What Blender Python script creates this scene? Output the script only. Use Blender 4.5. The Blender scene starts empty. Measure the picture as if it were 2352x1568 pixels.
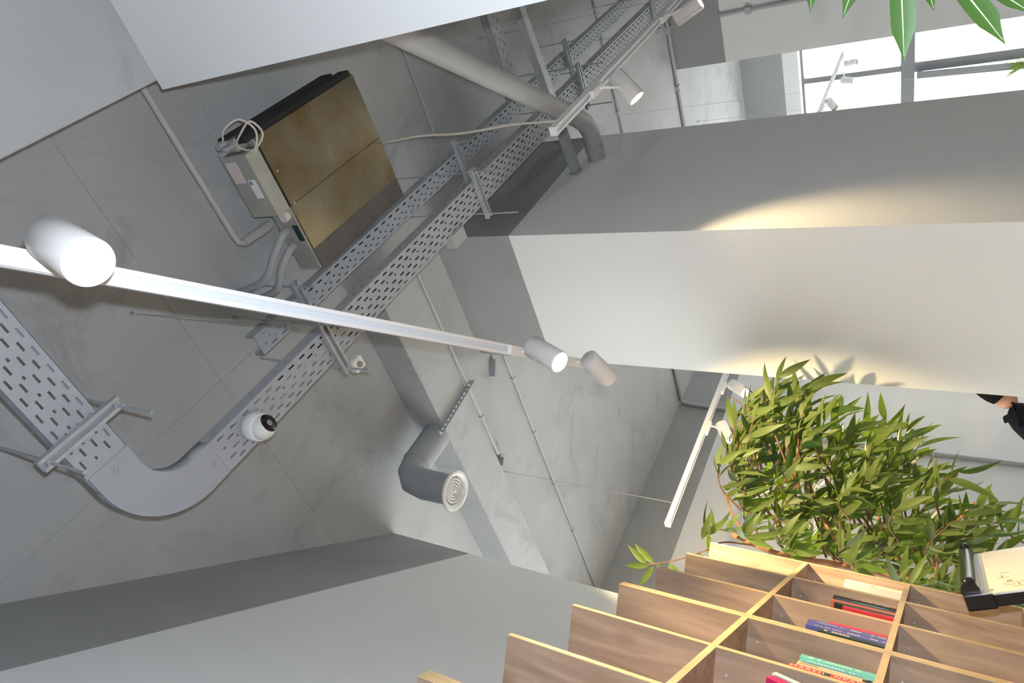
import bpy, bmesh, math, random
from mathutils import Vector, Matrix
random.seed(7)
S = bpy.context.scene
COL = S.collection
EYE = 1.45                      # camera height; the z values below marked "above eye" are added to it
V = Vector
C45 = math.sqrt(.5)
def W(a, n, z=0.0):             # room axis turned 45 degrees: a along the bookcase, n across it, z above eye
    return V((C45*(a-n), C45*(a+n), z+EYE))
D3, N3, UP = V((C45, C45, 0)), V((-C45, C45, 0)), V((0, 0, 1))
def P(x, y, z): return V((x, y, z+EYE))
HP, HS = 2.18, 2.73             # paint line and slab, above eye

# ------------------------------------------------------------------ camera
RIGHT = V((0.447912, 0.298074, -0.842928)); DOWN = V((-0.625290, 0.778305, -0.057042)); FWD = V((0.639052, 0.552624, 0.534995))
cam = bpy.data.cameras.new('camera'); camo = bpy.data.objects.new('camera', cam); COL.objects.link(camo)
cam.sensor_width = 36; cam.lens = 1617.2/2352*36; cam.clip_start = .02
m = Matrix.Identity(4)
for i in range(3):
    m[i][0] = RIGHT[i]; m[i][1] = -DOWN[i]; m[i][2] = -FWD[i]
m[2][3] = EYE
camo.matrix_world = m
S.camera = camo
# ------------------------------------------------------------------ world and light
world = bpy.data.worlds.new('world'); S.world = world; world.use_nodes = True
bg = world.node_tree.nodes['Background']; bg.inputs[0].default_value = (.95, 1, .97, 1); bg.inputs[1].default_value = 7.7
def light(name, kind, loc, energy, color=(1, 1, 1), aim=None, parent=None, **kw):
    l = bpy.data.lights.new(name, kind); l.energy = energy; l.color = color
    for k, v in kw.items(): setattr(l, k, v)
    o = bpy.data.objects.new(name, l); COL.objects.link(o); o.location = loc
    if aim is not None: o.rotation_euler = V(aim).to_track_quat('-Z', 'Y').to_euler()
    if parent is not None:
        o.parent = parent; o.location = V(loc)-parent.location
    return o
FLASH = V((0, 0, EYE)) - DOWN*.062 + FWD*.03
light('camera_flash', 'SPOT', FLASH, 134, (.82, .91, 1.0), FWD, spot_size=2.3, spot_blend=.35, shadow_soft_size=.012)
WARM = (1.0, .76, .40)
S.view_settings.view_transform = 'Standard'; S.view_settings.look = 'None'
S.view_settings.exposure = 0.0; S.view_settings.gamma = 1.0; S.view_settings.use_curve_mapping = False
try:
    S.cycles.use_denoising = True; S.cycles.max_bounces = 5; S.cycles.diffuse_bounces = 4; S.cycles.glossy_bounces = 2; S.cycles.transmission_bounces = 2; S.cycles.transparent_max_bounces = 6; S.cycles.sample_clamp_indirect = 4
    S.cycles.use_adaptive_sampling = True; S.cycles.adaptive_threshold = .12; S.cycles.adaptive_min_samples = 16
except Exception: pass

# ------------------------------------------------------------------ materials
def mat(name, color, rough=.6, metal=0, var=0, vscale=4, bump=0, bscale=60, emit=0, stain=0, stain_scale=1.2, stain_col=None, trans=0, spec=.5, coord='Object'):
    mt = bpy.data.materials.new(name); mt.use_nodes = True
    nt = mt.node_tree; N = nt.nodes; L = nt.links; b = N['Principled BSDF']
    b.inputs['Roughness'].default_value = rough; b.inputs['Metallic'].default_value = metal
    b.inputs['Specular IOR Level'].default_value = spec
    b.inputs['Base Color'].default_value = (*color, 1)
    tc = N.new('ShaderNodeNewGeometry')
    src = tc.outputs['Position']
    if coord == 'Object':
        tc = N.new('ShaderNodeTexCoord'); src = tc.outputs['Object']
    out = None
    if var or stain:
        nz = N.new('ShaderNodeTexNoise'); nz.inputs['Scale'].default_value = vscale; nz.inputs['Detail'].default_value = 3; L.new(src, nz.inputs['Vector'])
        rp = N.new('ShaderNodeValToRGB'); e = rp.color_ramp.elements
        e[0].position = .3; e[1].position = .7
        e[0].color = (*[c*(1-var) for c in color], 1); e[1].color = (*[min(1, c*(1+var)) for c in color], 1)
        L.new(nz.outputs[0], rp.inputs[0]); out = rp.outputs[0]
        if stain:
            n2 = N.new('ShaderNodeTexNoise'); n2.inputs['Scale'].default_value = stain_scale; n2.inputs['Detail'].default_value = 6; n2.inputs['Roughness'].default_value = .72; n2.inputs['Distortion'].default_value = 1.2
            L.new(src, n2.inputs['Vector'])
            r2 = N.new('ShaderNodeValToRGB'); r2.color_ramp.elements[0].position = .53; r2.color_ramp.elements[1].position = .68
            r2.color_ramp.elements[0].color = (0, 0, 0, 1); r2.color_ramp.elements[1].color = (stain, stain, stain, 1)
            L.new(n2.outputs[0], r2.inputs[0])
            mx = N.new('ShaderNodeMix'); mx.data_type = 'RGBA'
            L.new(r2.outputs[0], mx.inputs[0]); L.new(out, mx.inputs[6]); mx.inputs[7].default_value = (*(stain_col or [c*.55 for c in color]), 1)
            out = mx.outputs[2]
        L.new(out, b.inputs['Base Color'])
    if bump:
        n3 = N.new('ShaderNodeTexNoise'); n3.inputs['Scale'].default_value = bscale; n3.inputs['Detail'].default_value = 4; L.new(src, n3.inputs['Vector'])
        bp = N.new('ShaderNodeBump'); bp.inputs['Strength'].default_value = bump; bp.inputs['Distance'].default_value = .01
        L.new(n3.outputs[0], bp.inputs['Height']); L.new(bp.outputs[0], b.inputs['Normal'])
    if emit:
        b.inputs['Emission Color'].default_value = (*color, 1); b.inputs['Emission Strength'].default_value = emit
    if trans:
        b.inputs['Transmission Weight'].default_value = trans
    return mt
GREY = (.40, .407, .415)
M_slab = mat('painted_concrete', GREY, .85, var=.06, vscale=2.5, stain=.45, stain_scale=1.7, coord='W')
M_greywall = mat('grey_wall_paint', (.32, .325, .325), .85, var=.04, vscale=3, coord='W')
M_white = mat('white_wall_paint', (.78, .785, .79), .75, coord='W')
M_floor = mat('floor_screed', (.42, .36, .31), .5, var=.1, vscale=3, coord='W')
M_tray = mat('grey_painted_steel', (.38, .40, .435), .55, var=.05, vscale=8)
M_strut = mat('galvanised_strut', (.47, .49, .52), .45, .35, var=.1, vscale=30)
M_pipe = mat('painted_pipe', (.40, .40, .41), .6, var=.04, vscale=6)
M_duct = mat('painted_duct', (.34, .355, .375), .6, var=.04, vscale=5)
M_pvc = mat('grey_conduit_paint', (.42, .42, .43), .6, var=.03)
M_track = mat('white_track', (.82, .82, .84), .35)
M_groove = mat('track_groove', (.72, .78, .86), .4)
M_lamp = mat('white_lamp_shell', (.78, .76, .75), .45)
M_lit = mat('lamp_lens_lit', (1, .84, .55), .3, emit=14)
M_unlit = mat('lamp_lens_dark', (.3, .28, .26), .3)
M_plastic = mat('white_plastic', (.82, .81, .79), .35)
M_black = mat('black_gloss', (.012, .012, .014), .18)
M_foam = mat('black_insulation', (.018, .018, .02), .8)
M_cable = mat('pale_cable', (.60, .55, .49), .5)
M_galv = mat('galvanised_sheet', (.52, .52, .48), .4, .55, var=.12, vscale=9)
M_label = mat('label_paper', (.70, .62, .60), .6)
M_bluemark = mat('label_blue', (.10, .28, .50), .6)
M_dark = mat('dark_gap', (.02, .04, .04), .7)
M_frame = mat('grey_window_frame', (.16, .165, .18), .5)
M_bark = mat('bark', (.30, .14, .06), .8, var=.35, vscale=14, bump=.5, bscale=30)
M_twig = mat('twig', (.12, .06, .035), .8, var=.3, vscale=20)
M_pot = mat('pot_clay', (.55, .52, .48), .7, var=.05)
M_soil = mat('soil', (.04, .028, .02), .95, var=.3, vscale=30, bump=.8)
M_sheet = mat('flip_chart_paper', (.86, .78, .62), .6)
M_ink = mat('marker_ink', (.35, .30, .12), .7)
M_alu = mat('grey_rail', (.30, .31, .36), .4, .5)
M_skin = mat('skin', (.52, .26, .16), .6, var=.08, vscale=20)
M_hair = mat('dark_hair', (.006, .005, .006), .9, spec=.1)
M_cloth = mat('black_cloth', (.005, .006, .011), .95, var=.3, vscale=40, spec=.1)
M_collar = mat('white_collar', (.6, .58, .55), .8)
M_stool = mat('stool_wood', (.35, .22, .12), .6, var=.2, vscale=8)

def warm_sheen_plate():  # galvanised sheet with warm golden reflections painted into its base colour
    mt = mat('galvanised_plate', (.50, .46, .36), .30, .95)
    nt = mt.node_tree; N = nt.nodes; L = nt.links; b = N['Principled BSDF']
    tc = N.new('ShaderNodeTexCoord')
    nz = N.new('ShaderNodeTexNoise'); nz.inputs['Scale'].default_value = 4.5; nz.inputs['Detail'].default_value = 4; L.new(tc.outputs['Object'], nz.inputs['Vector'])
    r = N.new('ShaderNodeValToRGB'); r.color_ramp.elements[0].position = .35; r.color_ramp.elements[0].color = (.34, .26, .13, 1); r.color_ramp.elements[1].position = .68; r.color_ramp.elements[1].color = (.44, .40, .31, 1)
    L.new(nz.outputs[0], r.inputs[0]); L.new(r.outputs[0], b.inputs['Base Color'])
    n2 = N.new('ShaderNodeTexNoise'); n2.inputs['Scale'].default_value = 7; n2.inputs['Detail'].default_value = 7; L.new(tc.outputs['Object'], n2.inputs['Vector'])
    mr = N.new('ShaderNodeMapRange'); mr.inputs[3].default_value = .14; mr.inputs[4].default_value = .36; L.new(n2.outputs[0], mr.inputs[0]); L.new(mr.outputs[0], b.inputs['Roughness'])
    return mt
M_warmsheen = warm_sheen_plate()
M_dullplate = mat('dull_grey_plate', (.16, .15, .145), .6, .3, var=.1, vscale=10)

def wood(name, c1, c2, knot):
    mt = mat(name, c1, .55); nt = mt.node_tree; N = nt.nodes; L = nt.links; b = N['Principled BSDF']
    tc = N.new('ShaderNodeTexCoord')
    oi = N.new('ShaderNodeObjectInfo')
    ad = N.new('ShaderNodeVectorMath'); ad.operation = 'ADD'
    mul = N.new('ShaderNodeVectorMath'); mul.operation = 'SCALE'; mul.inputs['Scale'].default_value = 9
    cb = N.new('ShaderNodeCombineXYZ')
    for i in range(3): L.new(oi.outputs['Random'], cb.inputs[i])
    L.new(cb.outputs[0], mul.inputs[0]); L.new(tc.outputs['Object'], ad.inputs[0]); L.new(mul.outputs[0], ad.inputs[1])
    mp = N.new('ShaderNodeMapping'); mp.inputs['Scale'].default_value = (5, 5, .55); L.new(ad.outputs[0], mp.inputs['Vector'])
    nz = N.new('ShaderNodeTexNoise'); nz.inputs['Scale'].default_value = 3.2; nz.inputs['Detail'].default_value = 6; nz.inputs['Roughness'].default_value = .6; nz.inputs['Distortion'].default_value = .8
    L.new(mp.outputs[0], nz.inputs['Vector'])
    r = N.new('ShaderNodeValToRGB'); r.color_ramp.elements[0].position = .34; r.color_ramp.elements[0].color = (*c2, 1); r.color_ramp.elements[1].position = .66; r.color_ramp.elements[1].color = (*c1, 1)
    L.new(nz.outputs[0], r.inputs[0])
    mp2 = N.new('ShaderNodeMapping'); mp2.inputs['Scale'].default_value = (1, 1, .55); L.new(ad.outputs[0], mp2.inputs['Vector'])
    vo = N.new('ShaderNodeTexVoronoi'); vo.inputs['Scale'].default_value = 7; L.new(mp2.outputs[0], vo.inputs['Vector'])
    r2 = N.new('ShaderNodeValToRGB'); r2.color_ramp.elements[0].position = .04; r2.color_ramp.elements[0].color = (1, 1, 1, 1); r2.color_ramp.elements[1].position = .24; r2.color_ramp.elements[1].color = (0, 0, 0, 1)
    L.new(vo.outputs['Distance'], r2.inputs[0])
    mx = N.new('ShaderNodeMix'); mx.data_type = 'RGBA'; mx.inputs[7].default_value = (*knot, 1)
    mm = N.new('ShaderNodeMath'); mm.operation = 'MULTIPLY'; mm.inputs[1].default_value = .75; L.new(r2.outputs[0], mm.inputs[0])
    L.new(mm.outputs[0], mx.inputs[0]); L.new(r.outputs[0], mx.inputs[6]); L.new(mx.outputs[2], b.inputs['Base Color'])
    return mt
M_wood = wood('oak_board', (.50, .36, .26), (.30, .195, .135), (.13, .07, .045))
M_edge = mat('oak_edge_band', (.62, .44, .24), .5, var=.12, vscale=12)

def leafmat(name, c1, c2, back):
    mt = mat(name, c1, .5, spec=.3); nt = mt.node_tree; N = nt.nodes; L = nt.links; b = N['Principled BSDF']
    oi = N.new('ShaderNodeObjectInfo'); nz = N.new('ShaderNodeTexNoise'); nz.inputs['Scale'].default_value = 9
    tc = N.new('ShaderNodeNewGeometry'); L.new(tc.outputs['Position'], nz.inputs['Vector'])
    r = N.new('ShaderNodeValToRGB'); r.color_ramp.elements[0].position = .3; r.color_ramp.elements[1].position = .75
    r.color_ramp.elements[0].color = (*c1, 1); r.color_ramp.elements[1].color = (*c2, 1)
    md = N.new('ShaderNodeMath'); md.operation = 'ADD'; mh = N.new('ShaderNodeMath'); mh.operation = 'MULTIPLY'; mh.inputs[1].default_value = .5
    L.new(nz.outputs[0], md.inputs[0]); L.new(oi.outputs['Random'], md.inputs[1]); L.new(md.outputs[0], mh.inputs[0]); L.new(mh.outputs[0], r.inputs[0])
    mx = N.new('ShaderNodeMix'); mx.data_type = 'RGBA'; L.new(tc.outputs['Backfacing'], mx.inputs[0]); L.new(r.outputs[0], mx.inputs[6]); mx.inputs[7].default_value = (*back, 1)
    L.new(mx.outputs[2], b.inputs['Base Color'])
    tr = N.new('ShaderNodeBsdfTranslucent'); tr.inputs[0].default_value = (.26, .42, .02, 1)
    ms = N.new('ShaderNodeMixShader'); ms.inputs[0].default_value = .20
    L.new(b.outputs[0], ms.inputs[1]); L.new(tr.outputs[0], ms.inputs[2]); L.new(ms.outputs[0], N['Material Output'].inputs[0])
    return mt
M_leaf = leafmat('ficus_leaf', (.008, .028, .006), (.040, .080, .010), (.065, .09, .024))
M_leaf2 = leafmat('near_leaf', (.02, .075, .016), (.04, .13, .022), (.03, .09, .025))
M_fern = leafmat('fern_leaf', (.45, .62, .2), (.6, .75, .3), (.5, .65, .25))
M_rib = mat('leaf_midrib', (.40, .52, .28), .5)
def glassmat():
    mt = bpy.data.materials.new('window_glass'); mt.use_nodes = True; nt = mt.node_tree; N = nt.nodes; L = nt.links
    N.remove(N['Principled BSDF'])
    t = N.new('ShaderNodeBsdfTransparent'); g = N.new('ShaderNodeBsdfGlossy'); g.inputs['Roughness'].default_value = .02; ms = N.new('ShaderNodeMixShader'); ms.inputs[0].default_value = .06
    L.new(t.outputs[0], ms.inputs[1]); L.new(g.outputs[0], ms.inputs[2]); L.new(ms.outputs[0], N['Material Output'].inputs[0])
    return mt
M_glass = glassmat()

# ------------------------------------------------------------------ mesh helpers
class MB:
    def __init__(s): s.v = []; s.f = []; s.mi = []; s.sm = []
    def add(s, vs, fs, mi=0, smooth=False):
        o = len(s.v); s.v += [V(p) for p in vs]
        for f in fs: s.f.append([i+o for i in f]); s.mi.append(mi); s.sm.append(smooth)
        return s
    def obox(s, c, ax, h, mi=0):            # oriented box: centre, three unit axes, half sizes
        c = V(c); vs = []
        for k in (-1, 1):
            for j in (-1, 1):
                for i in (-1, 1): vs.append(c+ax[0]*h[0]*i+ax[1]*h[1]*j+ax[2]*h[2]*k)
        fs = [(0, 2, 3, 1), (4, 5, 7, 6), (0, 1, 5, 4), (2, 6, 7, 3), (0, 4, 6, 2), (1, 3, 7, 5)]
        if ax[0].cross(ax[1]).dot(ax[2]) < 0: fs = [tuple(reversed(f)) for f in fs]
        return s.add(vs, fs, mi)
    def box(s, a, b, mi=0):
        a, b = V(a), V(b); lo = V([min(a[i], b[i]) for i in range(3)]); hi = V([max(a[i], b[i]) for i in range(3)])
        return s.obox((lo+hi)/2, (V((1, 0, 0)), V((0, 1, 0)), UP), (hi-lo)/2, mi)
    def tube(s, pts, r, n=12, mi=0, cap=True):
        pts = [V(p) for p in pts]; rs = r if isinstance(r, (list, tuple)) else [r]*len(pts)
        t0 = (pts[1]-pts[0]).normalized(); u = t0.orthogonal().normalized(); rings = []
        for i, p in enumerate(pts):
            t = (pts[min(i+1, len(pts)-1)]-pts[max(i-1, 0)]).normalized()
            u = (u-t*u.dot(t)).normalized(); w = t.cross(u)
            k = 1.0
            rings.append([p+(u*math.cos(a)+w*math.sin(a))*rs[i]*k for a in [2*math.pi*j/n for j in range(n)]])
        vs = [q for g in rings for q in g]; fs = []
        for i in range(len(rings)-1):
            for j in range(n):
                k = (j+1) % n; fs.append((i*n+j, i*n+k, (i+1)*n+k, (i+1)*n+j))
        s.add(vs, fs, mi, True)
        if cap:
            o = len(vs)-n
            s.add(rings[0], [tuple(reversed(range(n)))], mi); s.add(rings[-1], [tuple(range(n))], mi)
        return s
    def cyl(s, a, b, r, n=16, mi=0): return s.tube([a, b], r, n, mi)
    def lathe(s, c, ax, prof, n=24, mi=0, smooth=True):   # profile of (radius, height along ax)
        c = V(c); ax = V(ax).normalized(); u = ax.orthogonal().normalized(); w = ax.cross(u); vs = []; fs = []
        for r, h in prof:
            for j in range(n):
                a = 2*math.pi*j/n; vs.append(c+ax*h+(u*math.cos(a)+w*math.sin(a))*max(r, 1e-5))
        for i in range(len(prof)-1):
            for j in range(n):
                k = (j+1) % n; fs.append((i*n+j, i*n+k, (i+1)*n+k, (i+1)*n+j))
        return s.add(vs, fs, mi, smooth)
    def build(s, name, mats, parent=None, bevel=0, solid=0):
        if not isinstance(mats, (list, tuple)): mats = [mats]
        me = bpy.data.meshes.new(name)
        off = parent_loc(parent) if parent is not None else V((0, 0, 0))
        if parent is None and s.v:              # origin at the thing's base
            lo = V([min(p[i] for p in s.v) for i in range(3)]); hi = V([max(p[i] for p in s.v) for i in range(3)])
            off = V(((lo.x+hi.x)/2, (lo.y+hi.y)/2, lo.z))
        me.from_pydata([tuple(p-off) for p in s.v], [], s.f)
        for m_ in mats: me.materials.append(m_)
        me.polygons.foreach_set('material_index', s.mi); me.polygons.foreach_set('use_smooth', s.sm); me.update()
        o = bpy.data.objects.new(name, me); COL.objects.link(o)
        if parent is None: o.location = off
        else: o.parent = parent
        if bevel:
            b = o.modifiers.new('bevel', 'BEVEL'); b.width = bevel; b.segments = 2; b.limit_method = 'ANGLE'
        if solid:
            b = o.modifiers.new('solid', 'SOLIDIFY'); b.thickness = solid; b.offset = 1
        return o
def parent_loc(p):
    l = V((0, 0, 0))
    while p is not None: l += p.location; p = p.parent
    return l
def tag(o, label, cat, group=None):
    o['label'] = label; o['category'] = cat
    if group: o['group'] = group
    return o
def struct(o): o['kind'] = 'structure'; return o
def thing(name, loc, label, cat, group=None):
    o = bpy.data.objects.new(name, None); COL.objects.link(o); o.location = V(loc); o.empty_display_size = .1
    return tag(o, label, cat, group)
def spline(pts, n=8):
    pts = [V(p) for p in pts]; out = []
    q = [pts[0]*2-pts[1]]+pts+[pts[-1]*2-pts[-2]]
    for i in range(1, len(q)-2):
        for k in range(n):
            t = k/n; a, b, c, d = q[i-1], q[i], q[i+1], q[i+2]
            out.append(.5*((2*b)+(c-a)*t+(2*a-5*b+4*c-d)*t*t+(3*b-a-3*c+d)*t**3))
    out.append(pts[-1]); return out
AX, AY = V((1, 0, 0)), V((0, 1, 0))

# ------------------------------------------------------------------ the shell of the room
FL = -EYE
struct(MB().box(P(-9.2, -4.2, FL-.1), P(10.2, 6.0, FL)).build('floor', M_floor))
ceil = struct(MB().box(P(-9.2, -4.2, HS+.012), P(10.2, 6.0, HS+.25)).build('ceiling', M_slab))
xs = [-9.2, -3.6, -1.1, 1.30, 3.75, 6.2, 10.2]; ys = [-4.2, -1.0, 1.465, 3.9, 6.0]; g = .0005
for i in range(len(xs)-1):
    for j in range(len(ys)-1):
        MB().box(P(xs[i]+g, ys[j]+g, HS), P(xs[i+1]-g, ys[j+1]-g, HS+.013)).build('panel', M_slab, ceil, bevel=.0005)
def two_tone(name, pts, top=HS, fl=FL, paint=HP):
    """vertical block on a ground outline: white up to the paint line, grey above"""
    b = MB(); n = len(pts)
    for (z0, z1, mi) in ((fl, paint, 0), (paint, top, 1)):
        vs = [V((p[0], p[1], z0+EYE)) for p in pts]+[V((p[0], p[1], z1+EYE)) for p in pts]
        fs = [(i, (i+1) % n, n+(i+1) % n, n+i) for i in range(n)]
        b.add(vs, fs, mi)
        if z1 == top: b.add(vs[n:], [tuple(range(n))], mi)
        if z0 == fl: b.add(vs[:n], [tuple(reversed(range(n)))], mi)
    return struct(b.build(name, [M_white, M_greywall]))
q = [W(-.4, .935), W(3.233, .935), W(3.233, 1.235), W(-.4, 1.235)]
two_tone('wall_left', [(p.x, p.y) for p in q])
two_tone('wall_pillar', [(2.908, 1.729), (4.185, 1.729), (4.185, 2.64), (2.908, 2.64)])
def window_band(name, x0, x1, z0, z1, y, n):
    w_ = struct(MB().box(P(x0, y-.03, z0), P(x1, y+.03, z0+.07)).box(P(x0, y-.03, z1-.07), P(x1, y+.03, z1)).build(name, M_frame)); st_ = (x1-x0-.07)/n
    for k in range(n+1): MB().box(P(x0+st_*k, y-.03, z0), P(x0+st_*k+.07, y+.03, z1)).build('mullion', M_frame, w_)
    for k in range(n): MB().box(P(x0+st_*k+.07, y-.005, z0+.07), P(x0+st_*(k+1), y+.005, z1-.07)).build('pane', M_glass, w_)
def band_wall(name, x0, x1, y0, y1, wins):
    b = MB(); b.box(P(x0, y0, HP), P(x1, y1, HS), 1); x = x0
    for (a0, a1, z0, z1) in wins:
        b.box(P(x, y0, FL), P(a0, y1, HP)); b.box(P(a0, y0, FL), P(a1, y1, z0)); b.box(P(a0, y0, z1), P(a1, y1, HP)); x = a1
    b.box(P(x, y0, FL), P(x1, y1, HP))
    return struct(b.build(name, [M_white, M_greywall]))
band_wall('wall_far', -9.0, 9.86, 5.74, 5.98, [(-3.2, 2.7, -1.0, 1.75), (6.75, 9.55, -1.0, 1.3)])
window_band('unseen_window_2', -3.2, 2.7, -1.0, 1.75, 5.88, 4)  # unseen window, placed and sized to light the pillar face and slab
window_band('unseen_window_3', 6.75, 9.55, -1.0, 1.3, 5.88, 2)  # unseen window behind the pillar, added to brighten the far slab
two_tone('wall_recess', [(7.4, -4.0), (9.86, -4.0), (9.86, 2.42), (7.4, 2.42)])
struct(MB().box(P(1.433, -1.3, FL), P(2.0, .283, HP)).build('wall_right_pier', M_white))
# right wall with an unseen window added to light the pillar side, and the plain back wall
band_wall('wall_right', -9.0, 7.4, -4.2, -4.0, [(4.8, 6.6, -1.1, -.2)])
window_band("unseen_window_4", 4.8, 6.6, -1.1, -.2, -4.1, 2)
two_tone('wall_back', [(-9.2, -4.2), (-9.0, -4.2), (-9.0, 6.0), (-9.2, 6.0)])
# window wall at the far end
YW0, YW1, ZW0, ZW1 = 3.22, 5.62, -1.2, 1.985
b = MB()
b.box(P(9.86, 2.3, ZW1), P(10.1, 6, HP), 0); b.box(P(9.86, 2.3, HP), P(10.1, 6, HS), 1)
b.box(P(9.86, 2.3, FL), P(10.1, YW0, ZW1), 0); b.box(P(9.86, YW1, FL), P(10.1, 6, ZW1), 0); b.box(P(9.86, YW0, FL), P(10.1, YW1, ZW0), 0)
struct(b.build('wall_window', [M_white, M_greywall]))
w1 = struct(MB().box(P(10.0, YW0, ZW1-.03), P(10.07, YW1, ZW1)).box(P(10.0, YW0, ZW0), P(10.07, YW1, ZW0+.06)).box(P(10.0, YW1-.05, ZW0), P(10.07, YW1, ZW1)).build('window_1', M_frame))
ZT = .735
MB().box(P(9.99, YW0, ZT-.075), P(10.08, YW1, ZT+.075)).build('transom', M_frame, w1)
mul = [3.685, 4.28, 4.92]
for y in mul:
    MB().box(P(9.99, y-.035, ZT+.07), P(10.07, y+.035, ZW1-.02)).build('mullion', M_frame, w1)
    MB().box(P(9.98, y-.06, ZW0), P(10.08, y+.06, ZT-.07)).build('mullion', M_frame, w1)
ed = [YW0]+mul+[YW1]
for i in range(4):
    MB().box(P(10.03, ed[i], ZT+.07), P(10.035, ed[i+1], ZW1-.02)).build('pane', M_glass, w1)
    MB().box(P(10.03, ed[i], ZW0+.05), P(10.035, ed[i+1], ZT-.07)).build('pane', M_glass, w1)
sa = MB().obox(P(9.93, 3.80, -.25), (AX, V((0, 1, .0)), V((0, -.035, 1)).normalized()), (.025, .035, .88)).build('sash', M_frame, w1)
# beams of the slab
struct(MB().box(P(-9.0, -1.9, HP), P(2.0, .254, HS)).build('trim_1', M_slab, bevel=.006))
struct(MB().box(P(2.13, 1.63, 2.5), P(2.425, 5.74, HS)).build('trim_2', M_slab, bevel=.004))

# ------------------------------------------------------------------ perforated cable trays
def perf_sheet(b, org, ux, uy, length, width, rows, pitch, slot, sw, start=.03):
    """flat sheet from org along ux (length) and uy (width) with rows of open slots"""
    y = 0.0; up = ux.cross(uy)
    def quad(x0, x1, y0, y1): b.add([org+ux*x0+uy*y0, org+ux*x1+uy*y0, org+ux*x1+uy*y1, org+ux*x0+uy*y1], [(0, 1, 2, 3)])
    for k, (yc, ph, sl) in enumerate(rows):
        quad(0, length, y, yc-sw/2)
        x = 0.0; nx = start+ph*pitch
        while nx+sl < length-start:
            quad(x, nx, yc-sw/2, yc+sw/2); x = nx+sl; nx += pitch
        quad(x, length, yc-sw/2, yc+sw/2); y = yc+sw/2
    quad(0, length, y, width)
def tray(name, org, ux, uy, length, width, fh, rows, label, end_lip=True):
    t = thing(name, org, label, 'cable tray')
    b = MB(); perf_sheet(b, org, ux, uy, length, width, rows, .065, .031, .0075)
    b.build('tray_floor', M_tray, t, solid=.0012)
    for y, sgn in ((0, 1), (width, -1)):
        f = MB(); perf_sheet(f, org+uy*y, ux, UP, length, fh, [(fh*.52, .2, .022)], .065, .02, .007)
        o = org+uy*y+UP*fh
        f.add([o, o+ux*length, o+ux*length+uy*sgn*.012, o+uy*sgn*.012], [(0, 1, 2, 3)])
        f.build('side_flange', M_tray, t, solid=.0012)
    return t
R150 = [(.018, 0, .031), (.042, .5, .031), (.060, 0, .012), (.083, .5, .031), (.107, 0, .031), (.128, .5, .031)]
tray('perforated_tray', P(.878, 1.328, 2.2), AX, AY, 5.52, .147, .06, R150, 'wide perforated cable tray running from the curved bend past the white camera towards the window')
tray('perforated_tray', P(.5235, 1.122, 2.2), -AY, AX, 2.52, .147, .055, R150, 'short perforated cable tray entering at the lower left edge and ending at the curved bend')
R100 = [(.016, 0, .031), (.044, .5, .012), (.060, 0, .010), (.080, .5, .031)]
tray('perforated_tray', P(1.415, 1.298, 2.5), AX, AY, 4.9, .098, .058, R100, 'narrow perforated cable tray with a cut end, above the wide one')
R80 = [(.025, 0, .025), (.06, .5, .025), (.095, 0, .025)]
tray('perforated_tray', P(3.82, .3, 2.4), AY, -AX, .95, .12, .05, R80, 'short perforated cable tray crossing above the round grey pipe beside the white pier')
# the bend
t = thing('tray_bend', P(.8, 1.2, 2.2), 'smooth curved ninety degree bend joining two perforated cable trays', 'cable tray')
b = MB(); n = 20; r0, r1 = .130, .277; cx = P(.802, 1.198, 2.199)
arc = [math.pi-(math.pi/2)*i/n for i in range(n+1)]
pin = [cx+V((math.cos(a)*r0, math.sin(a)*r0, 0)) for a in arc]; pou = [cx+V((math.cos(a)*r1, math.sin(a)*r1, 0)) for a in arc]
pre = V((0, -.075, 0)); post = V((.075, 0, 0))
pin = [pin[0]+pre]+pin+[pin[-1]+post]; pou = [pou[0]+pre]+pou+[pou[-1]+post]
for i in range(len(pin)-1): b.add([pin[i], pou[i], pou[i+1], pin[i+1]], [(0, 1, 2, 3)], 0, False)
b.build('bend_floor', M_tray, t, solid=-.0012)
for nm, pp in (('inner_flange', pin), ('outer_flange', pou)):
    f = MB()
    for i in range(len(pp)-1): f.add([pp[i], pp[i+1], pp[i+1]+UP*.06, pp[i]+UP*.06], [(0, 1, 2, 3)], 0, True)
    f.build(nm, M_tray, t, solid=.0012)
for x, y in ((.60, 1.16), (.845, 1.40)):
    MB().lathe(P(x, y, 2.1985), -UP, [(.0075, 0), (.0075, .003), (.004, .005), (0, .005)], 12).build('bolt', M_tray, t)

# hangers: strut channel under the tray on two threaded rods
def hanger(x0, y0, x1, y1, z, zlow, label, rod=.0045, ztop=HS):
    a, c = P(x0, y0, z), P(x1, y1, z); d = (c-a).normalized(); n = UP.cross(d); L_ = (c-a).length
    t = thing('tray_hanger', (a+c)/2, label, 'tray hanger', 'hangers carrying the cable trays')
    b = MB(); mid = (a+c)/2
    b.obox(mid+UP*-.002, (d, n, UP), (L_/2, .0205, .002))            # back, then sides and lips of the C profile
    for sgn in (-1, 1):
        b.obox(mid+n*sgn*.0185-UP*.0118, (d, n, UP), (L_/2, .002, .0076)); b.obox(mid+n*sgn*.0145-UP*.021, (d, n, UP), (L_/2, .006, .0015))
    b.build('channel', M_strut, t)
    for p in (a+d*.022, c-d*.022):
        top = V((p.x, p.y, ztop+EYE)); low = V((p.x, p.y, zlow+EYE))
        MB().cyl(low, top, rod, 10).build('threaded_rod', M_strut, t)
        MB().cyl(p-UP*.031, p-UP*.022, .0095, 6).build('nut', M_strut, t); MB().cyl(p, p+UP*.009, .0095, 6).build('nut', M_strut, t)
hanger(.455, .985, .735, .985, 2.192, 1.975, 'strut hanger under the short left tray, beside the curved bend')
hanger(1.52, 1.262, 1.52, 1.545, 2.192, 2.05, 'strut hanger of the wide tray just right of the long white track')
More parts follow.
